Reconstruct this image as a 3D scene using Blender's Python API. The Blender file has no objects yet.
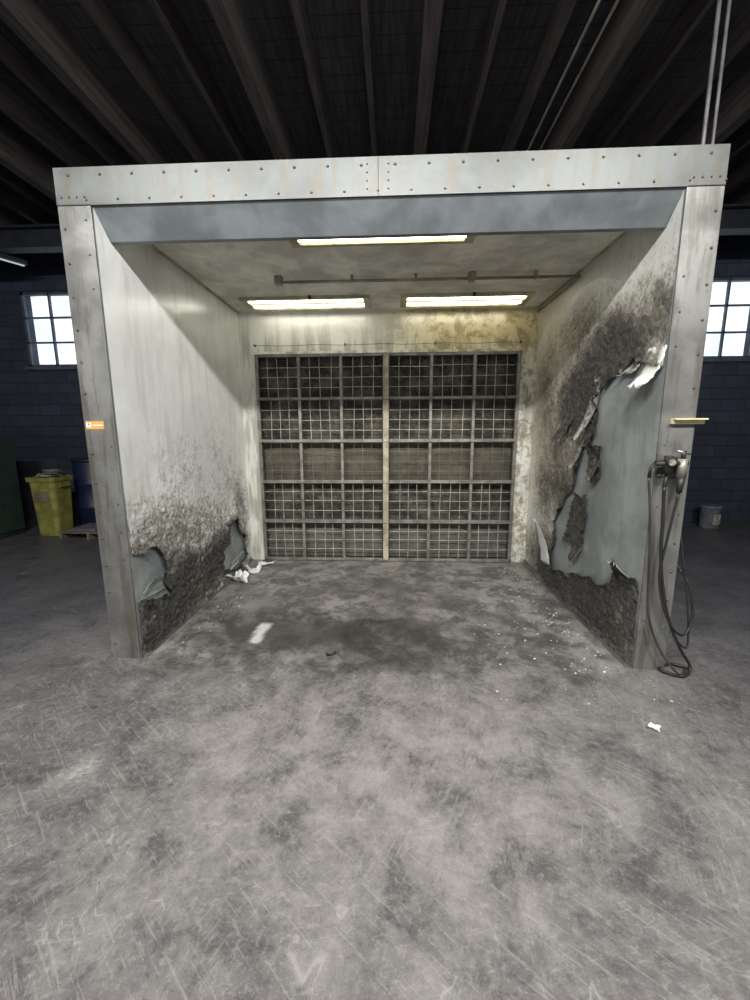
import bpy, bmesh, math, random
import numpy as np
from mathutils import Vector, Matrix, noise
random.seed(7)
S=bpy.context.scene
S.view_settings.view_transform='Standard'
S.view_settings.look='None'
S.view_settings.exposure=0.0

# ------------------------------------------------------------ node helpers
class NT:
    def __init__(s,name):
        s.m=bpy.data.materials.new(name); s.m.use_nodes=True
        s.t=s.m.node_tree; s.t.nodes.clear()
        s.out=s.n('ShaderNodeOutputMaterial')
        s.pos=s.n('ShaderNodeNewGeometry').outputs['Position']
    def n(s,t): return s.t.nodes.new(t)
    def put(s,sock,v):
        if isinstance(v,bpy.types.NodeSocket): s.t.links.new(v,sock)
        elif isinstance(v,(tuple,list)):
            v=tuple(v)
            if sock.type=='RGBA' and len(v)==3: v=v+(1,)
            sock.default_value=v
        else:
            if sock.type=='RGBA': v=(v,v,v,1)
            sock.default_value=v
    def math(s,op,a,b=0.0,c=None,clamp=False):
        x=s.n('ShaderNodeMath'); x.operation=op; x.use_clamp=clamp
        s.put(x.inputs[0],a); s.put(x.inputs[1],b)
        if c is not None: s.put(x.inputs[2],c)
        return x.outputs[0]
    def mul(s,a,b): return s.math('MULTIPLY',a,b)
    def add(s,a,b): return s.math('ADD',a,b)
    def sub(s,a,b): return s.math('SUBTRACT',a,b)
    def vm(s,a,scale,rot=(0,0,0),loc=(0,0,0)):
        x=s.n('ShaderNodeMapping'); s.put(x.inputs['Vector'],a)
        x.inputs['Scale'].default_value=scale; x.inputs['Rotation'].default_value=rot; x.inputs['Location'].default_value=loc
        return x.outputs[0]
    def noise(s,vec,scale,detail=4,rough=.55,dist=0.0):
        x=s.n('ShaderNodeTexNoise'); s.put(x.inputs['Vector'],vec)
        x.inputs['Scale'].default_value=scale; x.inputs['Detail'].default_value=detail
        x.inputs['Roughness'].default_value=rough; x.inputs['Distortion'].default_value=dist
        return x.outputs['Fac']
    def sm(s,v,a,b):
        x=s.n('ShaderNodeMapRange'); x.interpolation_type='SMOOTHSTEP'
        s.put(x.inputs['Value'],v); s.put(x.inputs['From Min'],a); s.put(x.inputs['From Max'],b)
        return x.outputs[0]
    def mix(s,f,a,b,mode='MIX'):
        x=s.n('ShaderNodeMix'); x.data_type='RGBA'; x.blend_type=mode
        s.put(x.inputs[0],f); s.put(x.inputs[6],a); s.put(x.inputs[7],b)
        return x.outputs[2]
    def xyz(s,v=None):
        x=s.n('ShaderNodeSeparateXYZ'); s.put(x.inputs[0],v or s.pos); return x.outputs
    def attr(s,name):
        x=s.n('ShaderNodeAttribute'); x.attribute_name=name; return x.outputs['Fac']
    def bump(s,h,strength=.3,dist=.01,normal=None):
        x=s.n('ShaderNodeBump'); s.put(x.inputs['Height'],h)
        x.inputs['Strength'].default_value=strength; x.inputs['Distance'].default_value=dist
        if normal: s.put(x.inputs['Normal'],normal)
        return x.outputs[0]
    def bsdf(s,col,rough=.5,metal=0.0,normal=None,spec=.5,emit=None,es=0):
        x=s.n('ShaderNodeBsdfPrincipled'); s.put(x.inputs['Base Color'],col)
        s.put(x.inputs['Roughness'],rough); s.put(x.inputs['Metallic'],metal)
        s.put(x.inputs['Specular IOR Level'],spec)
        if normal: s.put(x.inputs['Normal'],normal)
        s.t.links.new(x.outputs[0],s.out.inputs[0]); return s.m
    def box2(s,cx,cy,rx,ry,soft,ax=0,ay=1,wob=None):
        o=s.xyz()
        a=s.math('ABSOLUTE',s.sub(o[ax],cx)); b=s.math('ABSOLUTE',s.sub(o[ay],cy))
        if wob is not None: a=s.add(a,wob); b=s.add(b,wob)
        return s.mul(s.sm(a,rx+soft,rx-soft),s.sm(b,ry+soft,ry-soft))

def simple(name,col,rough=.6,metal=0.0,var=.25,scale=6,bump=.1,spec=.5):
    k=NT(name); n=k.noise(k.pos,scale,4,.6)
    c=k.mix(k.sm(n,.35,.65),tuple(v*(1-var) for v in col),tuple(min(1,v*(1+var)) for v in col))
    return k.bsdf(c,rough,metal,k.bump(n,bump,.01),spec)

# ------------------------------------------------------------ materials
def m_floor():
    k=NT('concrete_floor'); p=k.pos; x,y,z=k.xyz()
    n1=k.noise(p,.9,4,.6,.5); n2=k.noise(p,3.4,8,.74,.25); n3=k.noise(p,30,4,.75); n4=k.noise(p,110,2,.5)
    c=k.mix(k.sm(n1,.36,.64),(.104,.097,.096),(.152,.143,.138))
    c=k.mix(k.mul(k.sm(n2,.50,.66),.45),c,(.225,.215,.203))
    c=k.mix(k.mul(k.sm(n2,.48,.36),.55),c,(.052,.047,.046))
    c=k.mix(k.mul(k.sm(n3,.52,.66),.36),c,(.28,.27,.25))
    c=k.mix(k.mul(k.sm(n3,.46,.36),.45),c,(.038,.035,.034))
    c=k.mix(k.mul(k.sm(n4,.58,.70),.25),c,(.32,.31,.29))
    # fine drag scratches in several directions, in patches
    m1=k.sm(n1,.42,.54); m2=k.sm(n1,.56,.46); m3=k.sm(n2,.46,.56)
    def scr(rz,sc,ln,loc,thr,msk,amt):
        v=k.vm(k.vm(p,(1,1,1),(0,0,rz),loc),(sc,ln,1))
        return k.mul(k.mul(k.sm(k.noise(v,2.4,4,.65,.5),thr,thr+.05),msk),amt)
    c=k.mix(scr(.5,34,2.2,(0,0,0),.58,m1,.28),c,(.33,.32,.30))
    c=k.mix(scr(-.9,30,2.0,(3,1,0),.58,m2,.28),c,(.33,.32,.30))
    c=k.mix(scr(1.35,26,2.6,(5,7,0),.59,m3,.26),c,(.34,.33,.31))
    c=k.mix(scr(.05,24,1.6,(9,2,0),.60,m1,.40),c,(.040,.036,.036))
    # curved skid scratches
    sc=0.0
    for i,(s_,r_,w,st) in enumerate([((1,1,1),0,.0035,2.0),((1.0,.35,1),.6,.0045,3.6)]):
        v=k.vm(p,s_,(0,0,r_),(i*3.1,i*1.7,0))
        l=k.sm(k.math('ABSOLUTE',k.sub(k.noise(v,st,3,.45,.9),.5)),w,0.0)
        sc=k.add(sc,l) if i else l
    sc=k.mul(k.math('MINIMUM',sc,1.0),m3)
    c=k.mix(k.mul(sc,.45),c,(.34,.33,.315))
    vo=k.n('ShaderNodeTexVoronoi'); k.put(vo.inputs['Vector'],p); vo.inputs['Scale'].default_value=7
    sp=k.mul(k.sm(vo.outputs['Distance'],.07,.035),k.sm(n1,.5,.56))
    c=k.mix(k.mul(sp,.85),c,(.02,.02,.02))
    pale_mid=k.mul(k.sm(k.math('ABSOLUTE',k.add(x,-.1)),2.2,.2),k.sm(k.math('ABSOLUTE',k.add(y,.95)),1.3,.2))  # paler area of floor ahead of the booth, broken up by noise
    pale_mid=k.mul(pale_mid,k.sm(n2,.38,.62))
    c=k.mix(k.mul(pale_mid,.5),c,(.30,.288,.265))
    far=k.mul(k.sm(k.math('ABSOLUTE',x),1.7,3.6),k.sm(y,-2.6,-.6))  # dim bluish light at the far sides, painted into the floor colour
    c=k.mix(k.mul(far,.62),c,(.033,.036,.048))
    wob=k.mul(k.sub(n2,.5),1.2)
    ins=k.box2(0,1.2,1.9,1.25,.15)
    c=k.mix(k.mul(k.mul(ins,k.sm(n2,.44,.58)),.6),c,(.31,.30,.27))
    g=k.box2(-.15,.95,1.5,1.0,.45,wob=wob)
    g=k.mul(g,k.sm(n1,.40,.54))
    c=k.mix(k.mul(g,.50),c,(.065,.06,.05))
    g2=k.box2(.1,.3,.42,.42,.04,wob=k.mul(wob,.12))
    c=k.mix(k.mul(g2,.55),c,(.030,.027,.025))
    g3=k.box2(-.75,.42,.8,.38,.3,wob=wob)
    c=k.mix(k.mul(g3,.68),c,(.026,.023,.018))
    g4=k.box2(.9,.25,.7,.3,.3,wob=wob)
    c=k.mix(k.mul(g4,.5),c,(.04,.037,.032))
    wp=k.box2(-1.04,.42,.045,.17,.035,wob=k.mul(k.sub(n2,.5),.2))
    c=k.mix(k.mul(wp,.75),c,(.6,.6,.58))
    wp2=k.box2(-1.5,-1.02,.04,.035,.06,wob=k.mul(k.sub(n3,.5),.4))
    c=k.mix(k.mul(wp2,.5),c,(.45,.45,.43))
    h=k.add(k.mul(n2,.6),k.add(k.mul(n3,.3),k.mul(n4,.08)))
    r=k.add(k.mul(n2,.5),.22)
    return k.bsdf(c,r,0,k.bump(h,.5,.02),.5)

def m_film(kind):
    k=NT('booth_film_'+kind); p=k.pos; x,y,z=k.xyz(); d=k.attr('dirt')
    n1=k.noise(p,1.3,4,.6,.5); n2=k.noise(p,8,7,.78,.3); n3=k.noise(p,42,4,.78)
    st=k.noise(k.vm(p,(5,5,.7)),2,4,.6)
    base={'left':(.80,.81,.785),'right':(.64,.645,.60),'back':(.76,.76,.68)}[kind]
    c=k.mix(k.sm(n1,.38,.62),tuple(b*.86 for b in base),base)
    c=k.mix(k.mul(k.sm(st,.50,.64),.22),c,(.38,.36,.30))
    if kind=='back':
        ye=k.mul(k.sm(x,-.5,.8),k.sm(z,2.3,2.9)); c=k.mix(k.mul(ye,.8),c,(.52,.42,.18))
        dk=k.mul(k.sm(st,.44,.60),k.sm(z,3.1,2.6)); c=k.mix(k.mul(dk,.5),c,(.16,.14,.10))
        sp=k.mul(k.sm(n2,.47,.58),k.sm(x,-.5,.9)); c=k.mix(k.mul(sp,.7),c,(.20,.15,.065))
    if kind=='right':
        ye=k.mul(k.sm(y,.8,2.2),k.sm(z,.2,1.8)); c=k.mix(k.mul(ye,.45),c,(.42,.35,.21))
        gr=k.sm(n3,.54,.64); c=k.mix(k.mul(gr,.32),c,(.14,.13,.10))
    if kind=='left':
        ye=k.mul(k.sm(n2,.49,.62),k.sm(z,2.2,.9)); c=k.mix(k.mul(ye,.32),c,(.44,.39,.29))
    f=k.add(d,k.mul(k.sub(n2,.5),1.5)); f=k.add(f,k.mul(k.sub(n3,.5),1.6))
    a=k.mul(k.sm(f,.10,.55),k.sm(d,.02,.15)); b=k.mul(k.sm(f,.42,.92),k.sm(d,.1,.3))
    c=k.mix(k.mul(a,.78),c,(.20,.175,.13)); c=k.mix(k.mul(b,.9),c,(.030,.027,.024))
    spk=k.mul(k.sm(n3,.54,.64),k.sm(d,.15,.5)); c=k.mix(k.mul(spk,.40),c,(.34,.32,.28))
    h=k.add(k.mul(n3,k.add(k.mul(d,1.6),.03)),k.mul(n2,k.add(k.mul(d,1.4),.05)))
    return k.bsdf(c,k.add(k.mul(d,.36),.24),0,k.bump(h,1.0,.018),.55)

def m_galv(name,col,rough=.42,metal=.35,stain=.3):
    k=NT(name); p=k.pos; n=k.noise(p,2.2,4,.6,.3); n2=k.noise(p,30,5,.75); st=k.noise(k.vm(p,(8,8,1)),1.5,4,.65)
    c=k.mix(k.sm(n,.36,.64),tuple(v*.74 for v in col),tuple(v*1.15 for v in col))
    c=k.mix(k.mul(k.sm(st,.48,.62),stain),c,(.11,.09,.065))
    c=k.mix(k.mul(k.sm(n2,.55,.67),.8*stain),c,(.13,.11,.085))
    return k.bsdf(c,k.add(k.mul(n,.3),rough-.15),metal,k.bump(n2,.12,.003),.5)

def m_block(name='block_wall'):
    k=NT(name); x,y,z=k.xyz()
    cb=k.n('ShaderNodeCombineXYZ'); k.put(cb.inputs[0],k.add(x,y)); k.put(cb.inputs[1],z)
    b=k.n('ShaderNodeTexBrick'); k.put(b.inputs['Vector'],cb.outputs[0])
    b.inputs['Scale'].default_value=1; b.inputs['Brick Width'].default_value=.41; b.inputs['Row Height'].default_value=.205
    b.inputs['Mortar Size'].default_value=.008; b.inputs['Mortar Smooth'].default_value=.4
    b.inputs['Color1'].default_value=(.028,.038,.060,1); b.inputs['Color2'].default_value=(.017,.024,.042,1); b.inputs['Mortar'].default_value=(.006,.008,.015,1)
    n=k.noise(k.pos,3,4,.6)
    c=k.mix(k.mul(k.sm(n,.4,.6),.5),b.outputs[0],(.016,.018,.024))
    h=k.add(k.mul(b.outputs['Fac'],-1),k.mul(n,.3))
    return k.bsdf(c,.7,0,k.bump(h,.6,.01))

def m_wood(name,col):
    k=NT(name); n=k.noise(k.vm(k.pos,(12,1,12)),2,4,.6); x,y,z=k.xyz()
    c=k.mix(k.sm(n,.35,.65),tuple(v*.6 for v in col),tuple(v*1.3 for v in col))
    if name=='roof_deck':
        fr=k.math('FRACT',k.mul(y,5.0)); c=k.mix(k.mul(k.sm(fr,.08,.03),.85),c,(.004,.004,.005))
    return k.bsdf(c,.85,0,k.bump(n,.3,.01))

def m_filter():
    k=NT('filter_media'); n=k.noise(k.pos,4,6,.75); n3=k.noise(k.pos,60,3,.7); x,y,z=k.xyz()
    c=k.mix(k.sm(n,.40,.64),(.032,.031,.027),(.115,.107,.083))
    row=k.sm(k.math('ABSOLUTE',k.add(z,-1.33)),.28,.24)
    c=k.mix(k.mul(row,.5),c,(.125,.112,.082))
    lo=k.sm(z,.60,.45); c=k.mix(k.mul(lo,.4),c,(.20,.195,.17))
    c=k.mix(k.mul(k.sm(n3,.52,.66),.3),c,(.18,.17,.14))
    return k.bsdf(c,.95,0,k.bump(n3,.6,.02),.1)

def m_emit(name,col,st):
    k=NT(name); e=k.n('ShaderNodeEmission'); e.inputs[0].default_value=(*col,1); e.inputs[1].default_value=st
    k.t.links.new(e.outputs[0],k.out.inputs[0]); return k.m
def m_glass():
    k=NT('window_glass'); t=k.n('ShaderNodeBsdfTransparent'); n=k.noise(k.pos,2.5,4)
    k.put(t.inputs[0],k.mix(k.sm(n,.4,.6),(.84,.88,.92),(.98,.99,1)))
    g=k.n('ShaderNodeBsdfGlossy'); g.inputs['Roughness'].default_value=.1
    m=k.n('ShaderNodeMixShader'); m.inputs[0].default_value=.07
    k.t.links.new(t.outputs[0],m.inputs[1]); k.t.links.new(g.outputs[0],m.inputs[2]); k.t.links.new(m.outputs[0],k.out.inputs[0]); return k.m

M={}
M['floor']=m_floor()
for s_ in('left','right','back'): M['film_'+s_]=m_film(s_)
M['galv']=m_galv('galvanised_flange',(.25,.25,.235),.38,.6,.5)
M['galv2']=m_galv('galvanised_header_flange',(.105,.112,.108),.48,.5,.45)
M['header2']=m_galv('galvanised_header',(.24,.27,.285),.4,.45,.1)
M['bare']=m_galv('bare_steel_panel',(.33,.36,.355),.36,.25,.14)
M['bceil']=m_galv('booth_ceiling_paint',(.74,.725,.65),.5,0,.12)
M['rivet']=simple('rivet_steel',(.09,.09,.085),.35,.7)
M['dark']=simple('dark_steel',(.03,.03,.03),.5,.3)
M['frame']=simple('filter_frame_steel',(.20,.19,.16),.45,.4,.3,9,.4)
M['frame2']=simple('filter_center_post',(.34,.30,.21),.6,.1,.35,5,.4)
M['wire']=simple('filter_wire',(.42,.40,.33),.5,.2,.3,12)
M['filter']=m_filter()
M['white']=simple('peel_film_white',(.66,.67,.65),.5,0,.1)
M['grime']=simple('crusted_film',(.06,.055,.048),.8,0,.8,40,.8)
M['midfilm']=simple('dusty_film',(.22,.21,.185),.7,0,.6,25,.6)
M['block']=m_block()
M['deck']=m_wood('roof_deck',(.026,.025,.033))
M['joist']=m_wood('roof_joist_wood',(.046,.036,.036))
M['steel']=simple('painted_steel_beam',(.016,.018,.026),.6,.2)
M['sash']=simple('window_sash',(.06,.07,.09),.6)
M['glass']=m_glass()
M['lens']=m_emit('fluorescent_lens',(1,.90,.55),.8)
M['tube']=m_emit('fluorescent_tube',(1,.97,.84),15)
M['tube2']=m_emit('strip_tube',(.8,.9,1.0),.6)
M['ftrim']=simple('fixture_trim',(.40,.36,.23),.5,0)
M['yellow']=simple('yellow_plastic',(.20,.19,.045),.5,0,.25)
M['blue']=simple('blue_plastic',(.006,.012,.040),.5,0,.2)
M['green']=simple('green_enamel',(.020,.036,.028),.5,0,.2)
M['orange']=simple('orange_label',(.48,.26,.07),.5,0,.1)
M['cream']=simple('cream_tape',(.55,.49,.27),.6,0,.15)
M['black']=simple('black_rubber',(.014,.013,.013),.5,0,.2)
M['brown']=simple('aged_brown_rubber',(.035,.028,.026),.55,0,.3)
M['alu']=simple('aluminium',(.35,.35,.35),.35,.8,.25)
M['card']=simple('cardboard',(.13,.11,.08),.8)
M['pail']=simple('paint_pail',(.12,.125,.14),.5,.1)
M['chip']=simple('paint_chips',(.52,.52,.50),.7,0,.4,40)
M['cond']=simple('conduit',(.26,.24,.20),.45,.4)

# ------------------------------------------------------------ mesh builder
class MB:
    def __init__(s): s.bm=bmesh.new(); s.mats=[]
    def mi(s,m):
        if m not in s.mats: s.mats.append(m)
        return s.mats.index(m)
    def box(s,x0,x1,y0,y1,z0,z1,m,mat4=None):
        i=s.mi(m); v=[s.bm.verts.new((x,y,z)) for x in(x0,x1) for y in(y0,y1) for z in(z0,z1)]
        for f in((0,1,3,2),(4,6,7,5),(0,4,5,1),(2,3,7,6),(0,2,6,4),(1,5,7,3)):
            fc=s.bm.faces.new([v[j] for j in f]); fc.material_index=i
        if mat4: 
            for q in v: q.co=mat4@q.co
        return v
    def ring(s,c,t,up,r,seg):
        t=t.normalized(); a=t.cross(up)
        if a.length<1e-3: a=t.cross(Vector((1,0,0)))
        a.normalize(); b=t.cross(a)
        return [s.bm.verts.new(c+a*r*math.cos(2*math.pi*j/seg)+b*r*math.sin(2*math.pi*j/seg)) for j in range(seg)]
    def tube(s,pts,r,m,seg=8,cap=True,radii=None):
        i=s.mi(m); pts=[Vector(p) for p in pts]; R=[]
        up=Vector((.12,.23,.97))
        for n,p in enumerate(pts):
            t=(pts[min(n+1,len(pts)-1)]-pts[max(n-1,0)])
            R.append(s.ring(p,t,up,radii[n] if radii else r,seg))
        for a,b in zip(R,R[1:]):
            for j in range(seg):
                f=s.bm.faces.new((a[j],a[(j+1)%seg],b[(j+1)%seg],b[j])); f.material_index=i; f.smooth=True
        if cap:
            for q in(R[0],R[-1]):
                f=s.bm.faces.new(q); f.material_index=i
    def poly(s,pts,m):
        f=s.bm.faces.new([s.bm.verts.new(p) for p in pts]); f.material_index=s.mi(m)
    def obj(s,name,parent=None,bevel=0,solid=0,soff=0):
        bmesh.ops.recalc_face_normals(s.bm,faces=s.bm.faces)
        me=bpy.data.meshes.new(name); s.bm.to_mesh(me); s.bm.free()
        for m in s.mats: me.materials.append(M[m])
        o=bpy.data.objects.new(name,me); S.collection.objects.link(o)
        if parent: o.parent=parent
        if bevel:
            b=o.modifiers.new('b','BEVEL'); b.width=bevel; b.segments=2; b.limit_method='ANGLE'
        if solid:
            b=o.modifiers.new('s','SOLIDIFY'); b.thickness=solid; b.offset=0; b.material_offset=soff
        return o
def empty(name):
    o=bpy.data.objects.new(name,None); S.collection.objects.link(o); return o
def smooth_path(pts,n=8):
    P=[Vector(p) for p in pts]; P=[P[0]*2-P[1]]+P+[P[-1]*2-P[-2]]; out=[]
    for i in range(1,len(P)-2):
        for j in range(n):
            t=j/n; a,b,c,d=P[i-1:i+3]
            out.append(.5*((2*b)+(c-a)*t+(2*a-5*b+4*c-d)*t*t+(3*b-a-3*c+d)*t**3))
    out.append(P[-2]); return out

# ------------------------------------------------------------ dimensions
W=1.83; FL=.217; H=3.34; D=2.42; HC=3.156; HH=.216
YB=4.9; CEIL=5.3; XS=8.0; YF=-9.0

# ------------------------------------------------------------ room shell
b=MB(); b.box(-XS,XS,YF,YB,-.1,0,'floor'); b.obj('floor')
b=MB(); b.box(-XS,XS,YF,YB,CEIL,CEIL+.1,'deck'); b.obj('ceiling')
wins=[(-6.85,-5.26),(4.77,6.42)]; WZ0,WZ1=2.96,4.29
b=MB(); xs=[-XS,wins[0][0],wins[0][1],wins[1][0],wins[1][1],XS]
for i in range(5):
    if i in(1,3):
        b.box(xs[i],xs[i+1],YB,YB+.25,0,WZ0,'block'); b.box(xs[i],xs[i+1],YB,YB+.25,WZ1,CEIL,'block')
    else: b.box(xs[i],xs[i+1],YB,YB+.25,0,CEIL,'block')
b.obj('wall_back')
b=MB(); b.box(-XS-.25,-XS,YF,YB,0,CEIL,'block'); b.obj('wall_left')
b=MB(); b.box(XS,XS+.25,YF,YB,0,CEIL,'block'); b.obj('wall_right')
b=MB(); b.box(-XS,-2.6,YF-.25,YF,0,CEIL,'block'); b.box(2.6,XS,YF-.25,YF,0,CEIL,'block'); b.box(-2.6,2.6,YF-.25,YF,4.2,CEIL,'block'); b.obj('wall_front')
for n,(x0,x1) in enumerate(wins):
    b=MB(); f=.045; y0,y1=YB+.03,YB+.08
    b.box(x0,x1,y0,y1,WZ0,WZ0+f,'sash'); b.box(x0,x1,y0,y1,WZ1-f,WZ1,'sash')
    b.box(x0,x0+f,y0,y1,WZ0,WZ1,'sash'); b.box(x1-f,x1,y0,y1,WZ0,WZ1,'sash')
    for i in(1,2):
        xm=x0+(x1-x0)*i/3; b.box(xm-.014,xm+.014,y0,y1,WZ0,WZ1,'sash')
        zm=WZ0+(WZ1-WZ0)*i/3; b.box(x0,x1,y0,y1,zm-.014,zm+.014,'sash')
    b.box(x0-.04,x1+.04,YB-.05,YB+.05,WZ0-.06,WZ0,'sash')
    b.box(x0,x1,YB+.05,YB+.056,WZ0,WZ1,'glass')
    b.obj('window_%d'%(n+1))
# roof timbers
b=MB(); x=-7.85; i=0
while x<7.9:
    big=(i%3==0); w_=.06 if big else .028; d_=.42 if big else .26
    b.box(x-w_,x+w_,YF,YB,CEIL-d_,CEIL,'joist'); x+=.55; i+=1
b.obj('roof_joists')
for yy in(3.9,-4.6):
    b=MB()
    b.box(-XS,XS,yy-.1,yy+.1,4.56,4.59,'steel'); b.box(-XS,XS,yy-.1,yy+.1,4.85,4.88,'steel'); b.box(-XS,XS,yy-.01,yy+.01,4.59,4.85,'steel')
    b.obj('steel_roof_beam')

# ------------------------------------------------------------ booth
booth=empty('paint_spray_booth')
b=MB(); T=.04
for s in(-1,1):
    xa,xb=sorted((s*W,s*(W+FL)))
    b.box(xa,xb,0,.012,0,H-HH,'galv')
    xo=s*(W+FL); xa,xb=sorted((xo,xo-s*.012)); b.box(xa,xb,.012,.07,0,H,'galv')
b.box(-W-FL,W+FL,-.004,.012,H-HH,H,'galv2'); b.box(-W-FL,W+FL,.012,.07,H-.012,H,'galv2')
b.box(-.005,.0,-.006,-.004,H-HH,H,'dark')
b.box(-W-FL,-W,-.0055,-.004,H-HH,H-HH+.005,'dark'); b.box(W,W+FL,-.0055,-.004,H-HH,H-HH+.005,'dark')
b.obj('front_frame',booth,.003)
b=MB()
P=[(.012,H-HH),(.15,2.975),(.19,2.975),(.19,HC)]
for (ya,za),(yb,zb) in zip(P,P[1:]):
    b.poly([(-W,ya,za),(W,ya,za),(W,yb,zb),(-W,yb,zb)],'header2')
b.obj('header_panel',booth,0,.004)
b=MB()
for s in(-1,1):
    xa,xb=sorted((s*W,s*(W+T))); b.box(xa,xb,.013,3.2,0,HC+.04,'bare')
b.box(-W-T,W+T,.2,3.2,HC,HC+.04,'bceil')
b.box(-W-T,W+T,3.16,3.2,0,HC,'bare')
b.obj('shell_panels',booth)
b=MB()
for s in(-1,1):
    xa,xb=sorted((s*W,s*(W-.035))); b.box(xa,xb,.02,D,HC-.006,HC,'ftrim'); 
    xa,xb=sorted((s*(W-.008),s*(W-.045))); b.box(xa,xb,.02,D,0.001,.008,'galv')
    xa,xb=sorted((s*(W-.008),s*(W-.014))); b.box(xa,xb,.02,D,0.001,.05,'galv')
b.obj('angle_trims',booth)
b=MB()
def rivet(x,z,y=-.004,r=.0095):
    b.tube([(x,y,z),(x,y-.003,z),(x,y-.007,z)],r,'rivet',8,True,[r,r*.85,r*.35])
z=.12
while z<H-HH:
    for s in(-1,1):
        rivet(s*(W+FL-.035),z,0.0); 
        if random.random()<.35: rivet(s*(W+.04),z+.05,0.0,.007)
    z+=.205
x=-1.95
while x<1.97:
    rivet(x,H-.045); rivet(x+.1,H-HH+.03,r=.008); x+=.205
for x in(-.07,.06):
    for i in range(4): rivet(x,H-.04-.045*i,r=.006)
for s in(-1,1):
    for i in range(4): rivet(s*(W+.03+.05*i),H-.17,r=.007)
b.obj('rivets',booth)

# ---- peeling film sheets
def inpoly(px,py,poly):
    ins=np.zeros(px.shape,bool); n=len(poly)
    for i in range(n):
        x1,y1=poly[i]; x2,y2=poly[(i+1)%n]
        c=((y1>py)!=(y2>py))&(px<(x2-x1)*(py-y1)/((y2-y1)+1e-12)+x1); ins^=c
    return ins
def pdist(px,py,poly):
    d=np.full(px.shape,9.0); n=len(poly)
    for i in range(n):
        x1,y1=poly[i]; x2,y2=poly[(i+1)%n]; dx,dy=x2-x1,y2-y1
        t=np.clip(((px-x1)*dx+(py-y1)*dy)/(dx*dx+dy*dy+1e-12),0,1)
        d=np.minimum(d,np.hypot(px-x1-t*dx,py-y1-t*dy))
    return d
def nz(U,V,sc,seed,octv=4):
    o=np.empty(U.shape); f=o.ravel(); u=U.ravel();v=V.ravel()
    for i in range(len(f)): f[i]=noise.fractal(Vector((u[i]*sc,v[i]*sc,seed)),1.0,2.0,octv)
    return o
def film(name,side,holes,islands,blobs,mat,step=.012,y0=.013,y1=D,z0=.0,z1=HC,curl=.03,rough=.014,bulge=.035):
    us=np.arange(y0,y1+step*.5,step); vs=np.arange(z0,z1+step*.5,step)
    us[-1]=y1; vs[-1]=z1
    U,V=np.meshgrid(us,vs,indexing='ij')
    wa=nz(U,V,5,side*3.1,5); wb=nz(U,V,5,side*7.7+20,5)
    PU=U+wa*.06; PV=V+wb*.06
    sd=np.full(U.shape,9.0)
    for h in holes:
        i_=inpoly(PU,PV,h); dd=pdist(PU,PV,h); sd=np.minimum(sd,np.where(i_,-dd,dd)); 
    for h in islands:
        i_=inpoly(PU,PV,h); dd=pdist(PU,PV,h); s2=np.where(i_,dd,-dd); sd=np.maximum(sd,s2)
    dirt=np.zeros(U.shape); wl=nz(U,V,1.6,side+55)*.5
    for(cy,cz,ry,rz,a) in blobs:
        q=((U-cy)/ry)**2+((V-cz)/rz)**2; dirt=np.maximum(dirt,a*np.exp(-q**1.2)*(1+wl))
    edge=np.exp(-np.clip(sd,0,9)/.06)
    dirt=np.clip(dirt+edge*.6,0,1.3)
    g=nz(U,V,26,side+9,5); big=nz(U,V,4,side+4)
    near=np.exp(-np.clip(sd,0,9)/.25)
    off=.005+np.clip(dirt,0,1)*(rough*np.clip(g+.3,0,2)) + near*bulge*np.clip(big+.25,0,1)
    off+=np.exp(-np.clip(sd,0,9)/.022)*curl*np.clip(nz(U,V,7,side+90)+.35,0,1)
    bm=bmesh.new(); lay=bm.verts.layers.float.new('dirt'); vv={}
    nu,nv=U.shape
    for i in range(nu):
        for j in range(nv):
            if sd[i,j]>-.02:
                v=bm.verts.new((side*(W-off[i,j]),U[i,j],V[i,j]))
                v[lay]=float(dirt[i,j]); vv[i,j]=v
    for i in range(nu-1):
        for j in range(nv-1):
            k=[(i,j),(i+1,j),(i+1,j+1),(i,j+1)]
            if all(q in vv for q in k) and sum(sd[q] for q in k)>0:
                f=bm.faces.new([vv[q] for q in k]); f.smooth=True
    for v in [v for v in bm.verts if not v.link_faces]: bm.verts.remove(v)
    bmesh.ops.recalc_face_normals(bm,faces=bm.faces)
    me=bpy.data.meshes.new(name); bm.to_mesh(me); bm.free(); me.materials.append(M[mat])
    o=bpy.data.objects.new(name,me); S.collection.objects.link(o); o.parent=booth
    return o
holeR=[(.67,2.08),(.54,2.14),(.29,2.175),(.05,2.10),(-.05,2.0),(-.05,.70),(.06,.66),(.21,.56),(.35,.72),(.38,.49),(.56,.465),(.82,.44),(1.10,.29),(1.45,.23),(1.50,.51),(1.46,.75),(1.30,1.04),(1.08,1.17),(1.0,1.36),(.99,1.57),(.80,1.63),(.76,1.82),(.84,1.97)]
isl=[[(.94,1.58),(.68,1.58),(.62,1.43),(.72,1.25),(.83,1.33)],
     [(1.04,1.16),(.80,1.18),(.80,.98),(.84,.72),(1.04,.62),(1.24,.66),(1.18,.89)]]
blobR=[(1.15,2.0,.65,.55,1.15),(.65,2.38,.55,.34,1.05),(1.6,1.35,.55,.85,.75),(.2,2.45,.40,.26,.8),(.6,.2,.9,.42,1.25),(1.5,.2,.8,.45,1.1),(.8,1.4,.45,.35,1.15),(1.0,.85,.45,.4,1.15),(1.9,2.0,.6,.7,.5),(.1,.3,.3,.7,1.0),(1.2,2.55,.7,.35,.5)]
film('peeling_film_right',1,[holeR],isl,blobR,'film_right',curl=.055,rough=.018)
holeL=[[(-.02,.80),(.25,.78),(.38,.6),(.33,.52),(.45,.38),(.2,.40),(-.02,.45)],[(1.5,.2),(1.62,.5),(1.85,.68),(2.1,.4),(2.12,.12),(1.7,.1)]]
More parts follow.
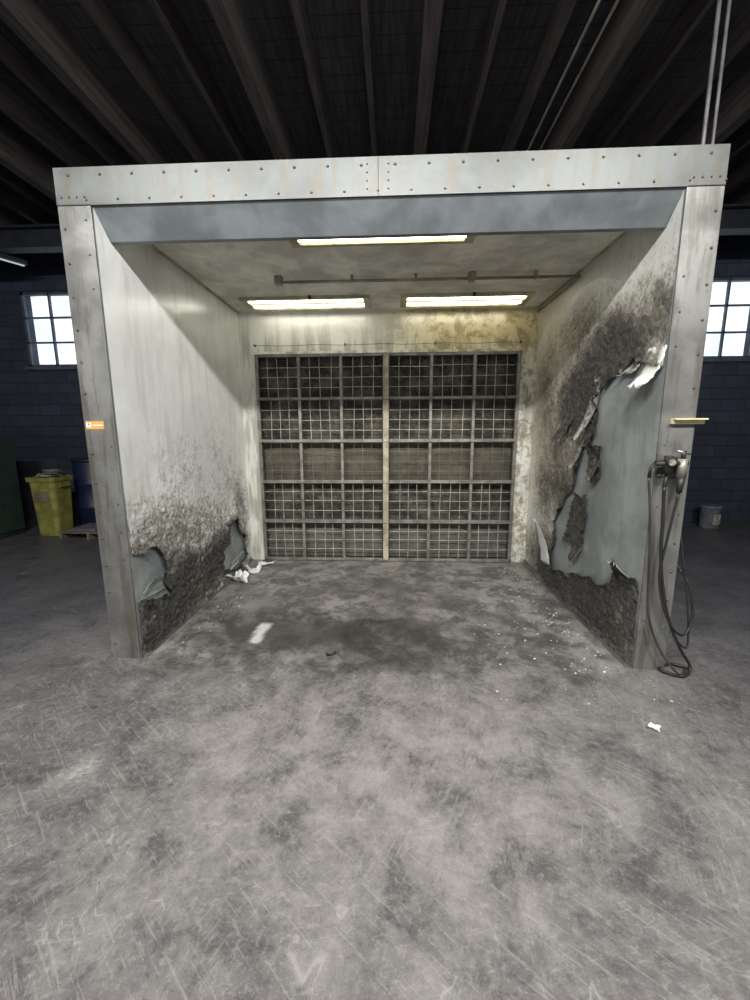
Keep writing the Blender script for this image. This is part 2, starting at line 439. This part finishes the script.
blobL=[(.5,.28,.75,.46,1.12),(1.4,.32,.8,.38,1.0),(.2,.1,.4,.5,1.05),(.5,.85,.6,.34,.52),(1.2,.72,.7,.33,.5),(1.7,1.2,.5,.6,.22),(.9,1.3,.6,.4,.2),(2.1,.7,.3,.6,.4)]
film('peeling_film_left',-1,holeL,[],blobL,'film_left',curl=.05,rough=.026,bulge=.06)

# ---- curled flaps of film
def flap(name,side,c,ang,w,L,theta,front,back='white',base=.012,seed=0,taper=.5):
    rs=random.Random(seed); b=MB(); b.mi(front); b.mi(back)
    n=Vector((-side,0,0)); e2=Vector((0,math.cos(ang),math.sin(ang))); e1=Vector((0,-math.sin(ang),math.cos(ang)))
    p=Vector((side*(W-base),c[0],c[1])); NS,NW=14,9; rows=[]
    for s in range(NS+1):
        t=s/NS; th=theta*t**1.4; 
        ww=w*(1-taper*t)*(1+.16*rs.uniform(-1,1))
        row=[]
        for q in range(NW+1):
            u=q/NW-.5; wv=.015*noise.noise(Vector((t*3,u*4,seed)))
            jag=(L*.10*rs.uniform(-1,1) if s==NS else 0)
            row.append(b.bm.verts.new(p+e1*(u*ww)+n*(wv+abs(u)*.03*t)+e2*jag))
        rows.append(row); p=p+(e2*math.cos(th)+n*math.sin(th))*(L/NS)
    for a,c2 in zip(rows,rows[1:]):
        for q in range(NW):
            f=b.bm.faces.new((a[q],a[q+1],c2[q+1],c2[q])); f.smooth=True; f.material_index=0
    me=bpy.data.meshes.new(name); b.bm.normal_update(); b.bm.to_mesh(me); b.bm.free()
    for m in b.mats: me.materials.append(M[m])
    o=bpy.data.objects.new(name,me); S.collection.objects.link(o); o.parent=booth
    sdf=o.modifiers.new('s','SOLIDIFY'); sdf.thickness=.002; sdf.material_offset=1; sdf.material_offset_rim=1
    return o
flap('film_flap_1',1,(1.30,2.00),-1.35,.24,.42,.7,'grime','midfilm',seed=1)
flap('film_flap_2',1,(.82,2.14),-1.35,.15,.58,.6,'midfilm','midfilm',seed=2)
flap('film_flap_3',1,(.10,2.24),-1.5,.20,.28,1.0,'white','white',seed=3,taper=.2)
flap('film_flap_4',1,(1.68,.24),1.45,.30,.48,.6,'white','white',base=.03,seed=4,taper=.7)
flap('film_flap_5',1,(.20,.50),1.6,.36,.26,1.0,'grime','midfilm',seed=5,taper=.6)
flap('film_flap_6',1,(.98,.74),-1.7,.22,.24,.6,'grime','midfilm',seed=6)
flap('film_flap_7',1,(.74,1.58),-1.6,.15,.30,.6,'grime','midfilm',seed=7)
flap('film_flap_11',1,(.38,2.20),-1.6,.30,.10,.8,'midfilm','white',seed=11,taper=.3)
flap('film_flap_12',1,(1.02,1.72),-1.5,.10,.40,.7,'midfilm','grime',seed=12,taper=.5)
flap('film_flap_8',-1,(.22,.42),1.5,.36,.16,.6,'midfilm','bare',seed=8,taper=.6)
flap('film_flap_9',-1,(1.85,.10),1.6,.30,.20,1.2,'midfilm','white',seed=9)
flap('film_flap_10',-1,(1.2,.45),1.7,.40,.12,1.0,'grime','midfilm',seed=10,taper=.5)

# ---- back wall with filter bank
FW=1.615; Z0,Z1=.026,2.642
b=MB()
b.box(-W,-FW-.03,D,D+.03,0,HC,'film_back'); b.box(FW+.03,W,D,D+.03,0,HC,'film_back')
b.box(-FW-.03,FW+.03,D,D+.03,Z1+.02,HC,'film_back')
b.obj('back_panel',booth)
b=MB()
y0,y1=D-.035,D+.02
def bar(xa,xb,za,zb,m='frame',dy=0): b.box(xa,xb,y0-dy,y1,za,zb,m)
cw=(2*FW-.06)/6; ch=(Z1-Z0)/5
xcol=[-FW+i*cw for i in range(4)]+[.03+i*cw for i in range(4)]
for i,xc in enumerate(xcol):
    if i in(3,4): continue
    bar(xc-.018,xc+.018,Z0,Z1,'frame')
bar(-.035,.035,Z0,Z1+.02,'frame2',.012)
bar(-.046,-.036,Z0,Z1,'dark',.004); bar(.036,.046,Z0,Z1,'dark',.004)
for j in range(6):
    z=Z0+j*ch; b.box(-FW,FW,y0+.004,y1,z-.018,z+.018,'frame')
    if 0<j<5: b.box(-FW,FW,y0-.025,y0+.004,z-.018,z-.013,'frame')
bar(-FW-.03,FW+.03,Z1+.014,Z1+.045,'film_back',.006)
b.obj('filter_frame',booth,.002)
b=MB()
for i in(0,1,2,4,5,6):
    for j in range(5):
        xa,xb=xcol[i]+.014,xcol[i+1]-.014; za,zb=Z0+j*ch+.014,Z0+(j+1)*ch-.014
        wy=D+.0; rr=.0026 if j==2 else .004; mm='frame' if j==2 else 'wire'
        for q in range(1,4):
            xx=xa+(xb-xa)*q/4+random.uniform(-.012,.012); x2=xx+random.uniform(-.012,.012)
            b.tube([(xx,wy,za),(x2,wy,zb)],rr,mm,5,False)
        for q in range(1,4):
            zz=za+(zb-za)*q/4+random.uniform(-.008,.008)
            b.tube([(xa,wy-.005,zz),(xb,wy-.005,zz+random.uniform(-.008,.008))],rr,mm,5,False)
b.obj('filter_wire_grid',booth)
b=MB()
for i in(0,1,2,4,5,6):
    for j in range(5):
        xa,xb=xcol[i]+.0,xcol[i+1]; za,zb=Z0+j*ch,Z0+(j+1)*ch
        N=6; g=[[b.bm.verts.new((xa+(xb-xa)*u/N, D+.12-.04*math.sin(math.pi*u/N)*math.sin(math.pi*v/N)+random.uniform(-.006,.006), za+(zb-za)*v/N)) for v in range(N+1)] for u in range(N+1)]
        for u in range(N):
            for v in range(N):
                f=b.bm.faces.new((g[u][v],g[u+1][v],g[u+1][v+1],g[u][v+1])); f.smooth=True; f.material_index=b.mi('filter')
b.obj('filter_pads',booth)
b=MB(); pts=[(-1.62+i*.27,D-.05,2.76-.012*math.sin(i*1.1)**2) for i in range(13)]
b.tube(smooth_path(pts,4),.003,'dark',5)
for xx in(-1.62,-.5,.6,1.62): b.box(xx-.008,xx+.008,D-.055,D,2.75,2.77,'dark')
b.obj('string_line',booth)

# ---- conduit below ceiling
b=MB(); zc=HC-.05
b.tube([(-1.02,1.32,zc),(1.80,1.32,zc)],.014,'cond',8)
b.tube([(1.80,1.32,zc),(1.80,1.34,zc),(1.80,2.40,zc)],.012,'cond',8)
for xx in(-1.0,.82): b.box(xx-.03,xx+.03,1.28,1.36,zc-.022,HC,'cond')
for xx in(-.3,.3,1.4): b.box(xx-.012,xx+.012,1.30,1.34,zc-.014,HC,'cond')
b.obj('ceiling_conduit',booth)

# ---- fluorescent fixtures in the booth ceiling
def fixture(x0,x1,y0,y1):
    b=MB(); t=.04
    b.box(x0-t,x1+t,y0-t,y0,HC-.03,HC-.001,'ftrim'); b.box(x0-t,x1+t,y1,y1+t,HC-.03,HC-.001,'ftrim')
    b.box(x0-t,x0,y0,y1,HC-.03,HC-.001,'ftrim'); b.box(x1,x1+t,y0,y1,HC-.03,HC-.001,'ftrim')
    b.box(x0,x1,y0,y1,HC-.006,HC-.002,'lens')
    for f in(.25,.75):
        yy=y0+(y1-y0)*f; b.tube([(x0+.03,yy,HC-.02),(x1-.03,yy,HC-.02)],.012,'tube',8)
    b.box(x0,x0+.03,y0,y1,HC-.03,HC-.006,'ftrim'); b.box(x1-.03,x1,y0,y1,HC-.03,HC-.006,'ftrim')
    xx=x0+.55*(x1-x0); b.box(xx-.015,xx+.015,y0-.06,y0-.02,HC-.04,HC-.001,'dark')
    return b.obj('fluorescent_light_fixture')
fixture(-1.55,-.21,1.90,2.22); fixture(.21,1.55,1.90,2.22); fixture(-.66,.66,.38,.62)

# ---- labels, bracket
b=MB(); b.box(-2.035,-1.905,-.003,-.0005,1.725,1.78,'orange'); b.box(-2.03,-1.995,-.004,-.003,1.74,1.77,'white'); b.box(-1.98,-1.91,-.004,-.003,1.75,1.756,'white'); b.obj('warning_label',booth)
b=MB(); b.box(1.885,2.085,-.03,-.001,1.74,1.775,'cream'); b.box(1.885,2.085,-.06,-.03,1.765,1.775,'cream'); b.obj('mounting_bracket',booth,.002)

# ---- air regulator and hoses
reg=empty('air_pressure_regulator')
b=MB()
b.box(1.83,2.0,-.012,-.001,1.40,1.55,'galv')
b.tube([(1.78,-.07,1.49),(1.98,-.07,1.49)],.016,'dark',12)
b.tube([(1.86,-.07,1.42),(1.86,-.07,1.54)],.026,'dark',14,True)
b.tube([(1.95,-.07,1.40),(1.95,-.07,1.52)],.028,'frame',14,True)
b.tube([(1.95,-.07,1.30),(1.95,-.07,1.40)],.024,'dark',14,True,[.016,.026])
b.tube([(1.86,-.11,1.50),(1.86,-.075,1.50)],.028,'dark',16); b.tube([(1.86,-.113,1.50),(1.86,-.11,1.50)],.022,'midfilm',16)
b.tube([(1.78,-.07,1.49),(1.755,-.07,1.46),(1.75,-.07,1.40)],.011,'dark',8)
b.tube([(1.95,-.07,1.52),(1.95,-.07,1.57)],.014,'dark',10)
b.tube([(1.91,-.07,1.57),(1.99,-.07,1.55)],.008,'alu',8)
b.tube([(1.86,-.07,1.42),(1.84,-.09,1.34)],.012,'dark',8)
b.box(1.87,1.94,-.07,-.012,1.47,1.51,'dark')
b.obj('regulator_body',reg)
def hose(name,pts,r,m,par=None):
    b=MB(); b.tube(smooth_path(pts),r,m,8); o=b.obj(name,par); return o
hose('hose_1',[(1.84,-.09,1.34),(1.87,-.07,1.1),(1.90,-.06,.8),(1.98,-.06,.45),(2.10,-.05,.2),(2.18,-.06,.06),(2.1,-.1,.018),(2.0,-.02,.018),(2.12,.05,.018),(2.22,.0,.018)],.010,'black',reg)
hose('hose_2',[(1.95,-.07,1.30),(1.92,-.06,1.0),(1.90,-.06,.7),(1.98,-.07,.42),(2.10,-.06,.30),(2.17,-.03,.42),(2.14,-.0,.65),(2.08,.1,.8)],.008,'black',reg)
hose('hose_3',[(1.75,-.07,1.40),(1.79,-.06,1.15),(1.83,-.05,.8),(1.86,-.05,.45),(1.95,-.07,.2),(2.08,-.1,.03),(2.2,0,.018)],.008,'brown',reg)
hose('hose_4',[(2.08,.12,1.2),(2.10,.05,.9),(2.13,.0,.6),(2.16,-.02,.35),(2.15,-.04,.2),(2.06,-.06,.26)],.006,'black',reg)

b=MB()
b.tube([(2.09,.30,1.0),(2.09,.30,CEIL)],.012,'alu',8); b.tube([(2.15,.30,1.0),(2.15,.30,CEIL)],.010,'alu',8)
b.box(2.05,2.19,.27,.33,.8,1.02,'alu'); b.box(1.87,2.05,.28,.32,2.2,2.23,'alu')
b.obj('vertical_conduits')
b=MB()
for xx in(1.55,1.68): b.tube([(xx,-2.5,4.72),(xx,YB-.02,4.72)],.012,'cond',8)
for yy in(.45,): 
    b.box(1.3,2.15,yy-.015,yy+.015,4.67,4.70,'cond')
    for xx in(1.34,2.0): b.tube([(xx,yy,4.67),(xx,yy,5.28)],.006,'cond',6)
b.obj('ceiling_pipe_rack')

# ---- floor debris
b=MB()
def chips(n,fn,s0,s1,mat):
    for i in range(n):
        x,y=fn(); s=random.uniform(s0,s1)*random.choice((.5,.7,1)); a=random.uniform(0,6.28); k=random.randint(4,6)
        top=[];bot=[]; tilt=random.uniform(0,.5)*s
        for q in range(k):
            r=s*random.uniform(.5,1); an=a+q*6.283/k
            px,py=x+r*math.cos(an),y+r*math.sin(an); zz=.001+tilt*(1+math.cos(an))*.5
            bot.append((px,py,zz)); top.append((px,py,zz+.002))
        b.poly(top,mat); b.poly(bot[::-1],mat)
        for q in range(k): b.poly([bot[q],bot[(q+1)%k],top[(q+1)%k],top[q]],mat)
def fr():
    if random.random()<.8: return (1.70-abs(random.gauss(0,.26)),random.uniform(-.05,2.2))
    return (random.uniform(.7,1.9),random.uniform(-.4,.8))
chips(210,fr,.004,.015,'chip'); chips(60,lambda:(-1.65+abs(random.gauss(0,.1)),random.uniform(.2,2.2)),.004,.014,'chip')
chips(60,lambda:(random.uniform(-1.4,1.8),random.uniform(-.6,2.2)),.004,.012,'grime')
b.obj('paint_chip_debris')
def scrap(name,x,y,sx,sy,rz,h,mat,seed,par=None):
    b=MB(); N=8; g=[]
    ca,sa=math.cos(rz),math.sin(rz)
    for i in range(N+1):
        row=[]
        for j in range(N+1):
            u,v=i/N-.5,j/N-.5; r=1+.5*noise.noise(Vector((u*3,v*3,seed+5)))
            px,py=u*sx*r,v*sy*r
            z=.004+h*(abs(u)*1.6)**2+h*.7*abs(noise.noise(Vector((u*3,v*3,seed))))
            row.append(b.bm.verts.new((x+px*ca-py*sa,y+px*sa+py*ca,z)))
        g.append(row)
    for i in range(N):
        for j in range(N):
            f=b.bm.faces.new((g[i][j],g[i+1][j],g[i+1][j+1],g[i][j+1])); f.material_index=b.mi(mat)
    return b.obj(name,par,0,.002)
scrap('fallen_film_1',-1.62,1.95,.20,.16,.5,.10,'white',1,booth)
scrap('fallen_film_2',-1.68,1.60,.13,.20,1.2,.12,'white',2,booth)
scrap('fallen_film_3',-1.56,2.22,.22,.10,.1,.04,'white',3,booth)
scrap('torn_film_scrap',1.60,-.60,.05,.05,.8,.02,'white',5)
scrap('fallen_film_4',-.38,.10,.07,.035,.3,.02,'black',6,booth)

# ---- trash can, drum, cabinet, pail, boards
def tapered(b,cx,cy,z0,z1,w0,d0,w1,d1,m,open_top=True,wall=.02,seg=6):
    def ring(w,d,z,r):
        pts=[]
        for (sx,sy,a0) in((1,1,0),(-1,1,math.pi/2),(-1,-1,math.pi),(1,-1,1.5*math.pi)):
            for q in range(seg+1):
                a=a0+q/seg*math.pi/2; pts.append((cx+sx*(w/2-r)+r*math.cos(a),cy+sy*(d/2-r)+r*math.sin(a),z))
        return [b.bm.verts.new(p) for p in pts]
    i=b.mi(m); R=[ring(w0,d0,z0,.06),ring(w1,d1,z1,.08)]
    if open_top: R+=[ring(w1-wall*2,d1-wall*2,z1,.07),ring(w0-wall*2,d0-wall*2,z0+.03,.05)]
    for a,c in zip(R,R[1:]):
        n=len(a)
        for j in range(n):
            f=b.bm.faces.new((a[j],a[(j+1)%n],c[(j+1)%n],c[j])); f.material_index=i
    for q in(R[0],R[-1]): f=b.bm.faces.new(q); f.material_index=i
b=MB(); cx,cy=-5.71,3.75
tapered(b,cx,cy,0,.95,.36,.36,.44,.44,'yellow'); tapered(b,cx,cy,.92,.99,.48,.48,.50,.50,'yellow')
for s in(-1,1): b.box(cx+s*.25-.015,cx+s*.25+.015,cy-.1,cy+.1,.82,.86,'yellow')
b.box(cx-.12,cx+.12,cy-.218,cy-.20,.58,.76,'card')
for i in range(9):
    a=random.uniform(0,6.28); b.box(-.10,.10,-.09,.09,-.01,.01,random.choice(['card','dark','midfilm']),Matrix.Translation((cx+random.uniform(-.08,.08),cy+random.uniform(-.08,.08),.97+.014*i))@Matrix.Rotation(a,4,'Z')@Matrix.Rotation(random.uniform(-.5,.5),4,'X'))
b.obj('trash_can')
b=MB(); cx,cy=-5.52,4.48
b.tube([(cx,cy,0),(cx,cy,.02),(cx,cy,.35),(cx,cy,.37),(cx,cy,.39),(cx,cy,.78),(cx,cy,.80),(cx,cy,.82),(cx,cy,1.18),(cx,cy,1.2)],.3,'blue',28,True,[.28,.30,.30,.315,.30,.30,.315,.30,.30,.28])
b.tube([(cx,cy,1.2),(cx,cy,1.24)],.31,'blue',28); b.obj('plastic_drum')
b=MB(); X=-.17
b.box(-7.0+X,-6.15+X,3.3,3.8,.08,1.62,'green'); b.box(-7.0+X,-6.15+X,3.3,3.8,0,.06,'dark'); b.box(-6.98+X,-6.17+X,3.32,3.78,.06,.08,'dark')
b.box(-6.98+X,-6.585+X,3.285,3.3,.1,1.6,'green'); b.box(-6.575+X,-6.17+X,3.285,3.3,.1,1.6,'green')
b.tube([(-6.54+X,3.27,.8),(-6.54+X,3.27,.95)],.01,'alu',8); b.tube([(-6.62+X,3.27,.8),(-6.62+X,3.27,.95)],.01,'alu',8)
b.obj('metal_storage_cabinet',None,.006)
b=MB()
for i in range(5): b.box(-5.35,-4.35,3.35+i*.15,3.45+i*.15,.10,.12,'card')
for xx in(-5.33,-4.87,-4.4): b.box(xx,xx+.04,3.35,4.05,0.0,.10,'card')
b.box(-5.2,-4.8,3.45,3.8,.12,.16,'pail'); b.obj('wooden_pallet')
b=MB(); cx,cy=5.72,4.5
b.tube([(cx,cy,0),(cx,cy,.015),(cx,cy,.36),(cx,cy,.37),(cx,cy,.40)],.15,'pail',24,True,[.135,.14,.155,.165,.165])
b.tube([(cx+.165*math.cos(a),cy-.02-.165*abs(math.sin(a))*.4,.36-.14*math.sin(a)) for a in np.linspace(0,math.pi,12)],.004,'alu',6)
b.box(cx-.06,cx+.06,cy-.165,cy-.155,.08,.26,'midfilm')
b.obj('paint_pail')
b=MB(); mt=Matrix.Translation((-6.3,3.9,4.50))@Matrix.Rotation(1.1,4,'Z')
b.box(-.45,.45,-.06,.06,.0,.06,'steel',mt)
q=[mt@Vector((-.42,0,-.015)),mt@Vector((.42,0,-.015))]; b.tube(q,.013,'tube2',8); b.obj('strip_light')

# ---- overhead shop lights (behind the photographer) 
for xx in(-2.4,0,2.4):
    b=MB(); yy=-3.4; z=4.60
    b.box(xx-.65,xx+.65,yy-.18,yy+.18,z+.02,z+.10,'alu')
    b.box(xx-.65,xx+.65,yy-.19,yy-.18,z-.02,z+.10,'alu'); b.box(xx-.65,xx+.65,yy+.18,yy+.19,z+.015,z+.10,'alu')
    for q in(-.5,.5): b.tube([(xx+q,yy,z+.10),(xx+q,yy,CEIL-.01)],.004,'alu',6)
    o=b.obj('high_bay_light')
    L=bpy.data.lights.new('lamp','AREA'); L.shape='RECTANGLE'; L.size=1.25; L.size_y=.30; L.energy=310; L.color=(1.0,.985,.965)
    lo=bpy.data.objects.new('lamp',L); S.collection.objects.link(lo); lo.parent=o; lo.location=(xx,yy,z-.03)
    lo.rotation_euler=(math.radians(44),0,0)

# ---- world
w=bpy.data.worlds.new('sky'); S.world=w; w.use_nodes=True; nt=w.node_tree; bg=nt.nodes['Background']
bg.inputs[0].default_value=(.86,.93,1.0,1); bg.inputs[1].default_value=1.8

# ---- camera
cam=bpy.data.cameras.new('camera'); co=bpy.data.objects.new('camera',cam); S.collection.objects.link(co); S.camera=co
pitch,yaw,roll=.1667,-.0461,-.0044
fwd=Vector((math.sin(yaw)*math.cos(pitch),math.cos(yaw)*math.cos(pitch),-math.sin(pitch)))
r=Vector((math.cos(yaw),-math.sin(yaw),0)); u=r.cross(fwd)
r2=r*math.cos(roll)+u*math.sin(roll); u2=-r*math.sin(roll)+u*math.cos(roll)
m=Matrix((r2,u2,-fwd)).transposed().to_4x4(); m.translation=Vector((.0951,-2.7256,1.693)); co.matrix_world=m
cam.sensor_fit='VERTICAL'; cam.sensor_height=24; cam.lens=399.54*24/1000; cam.clip_start=.05
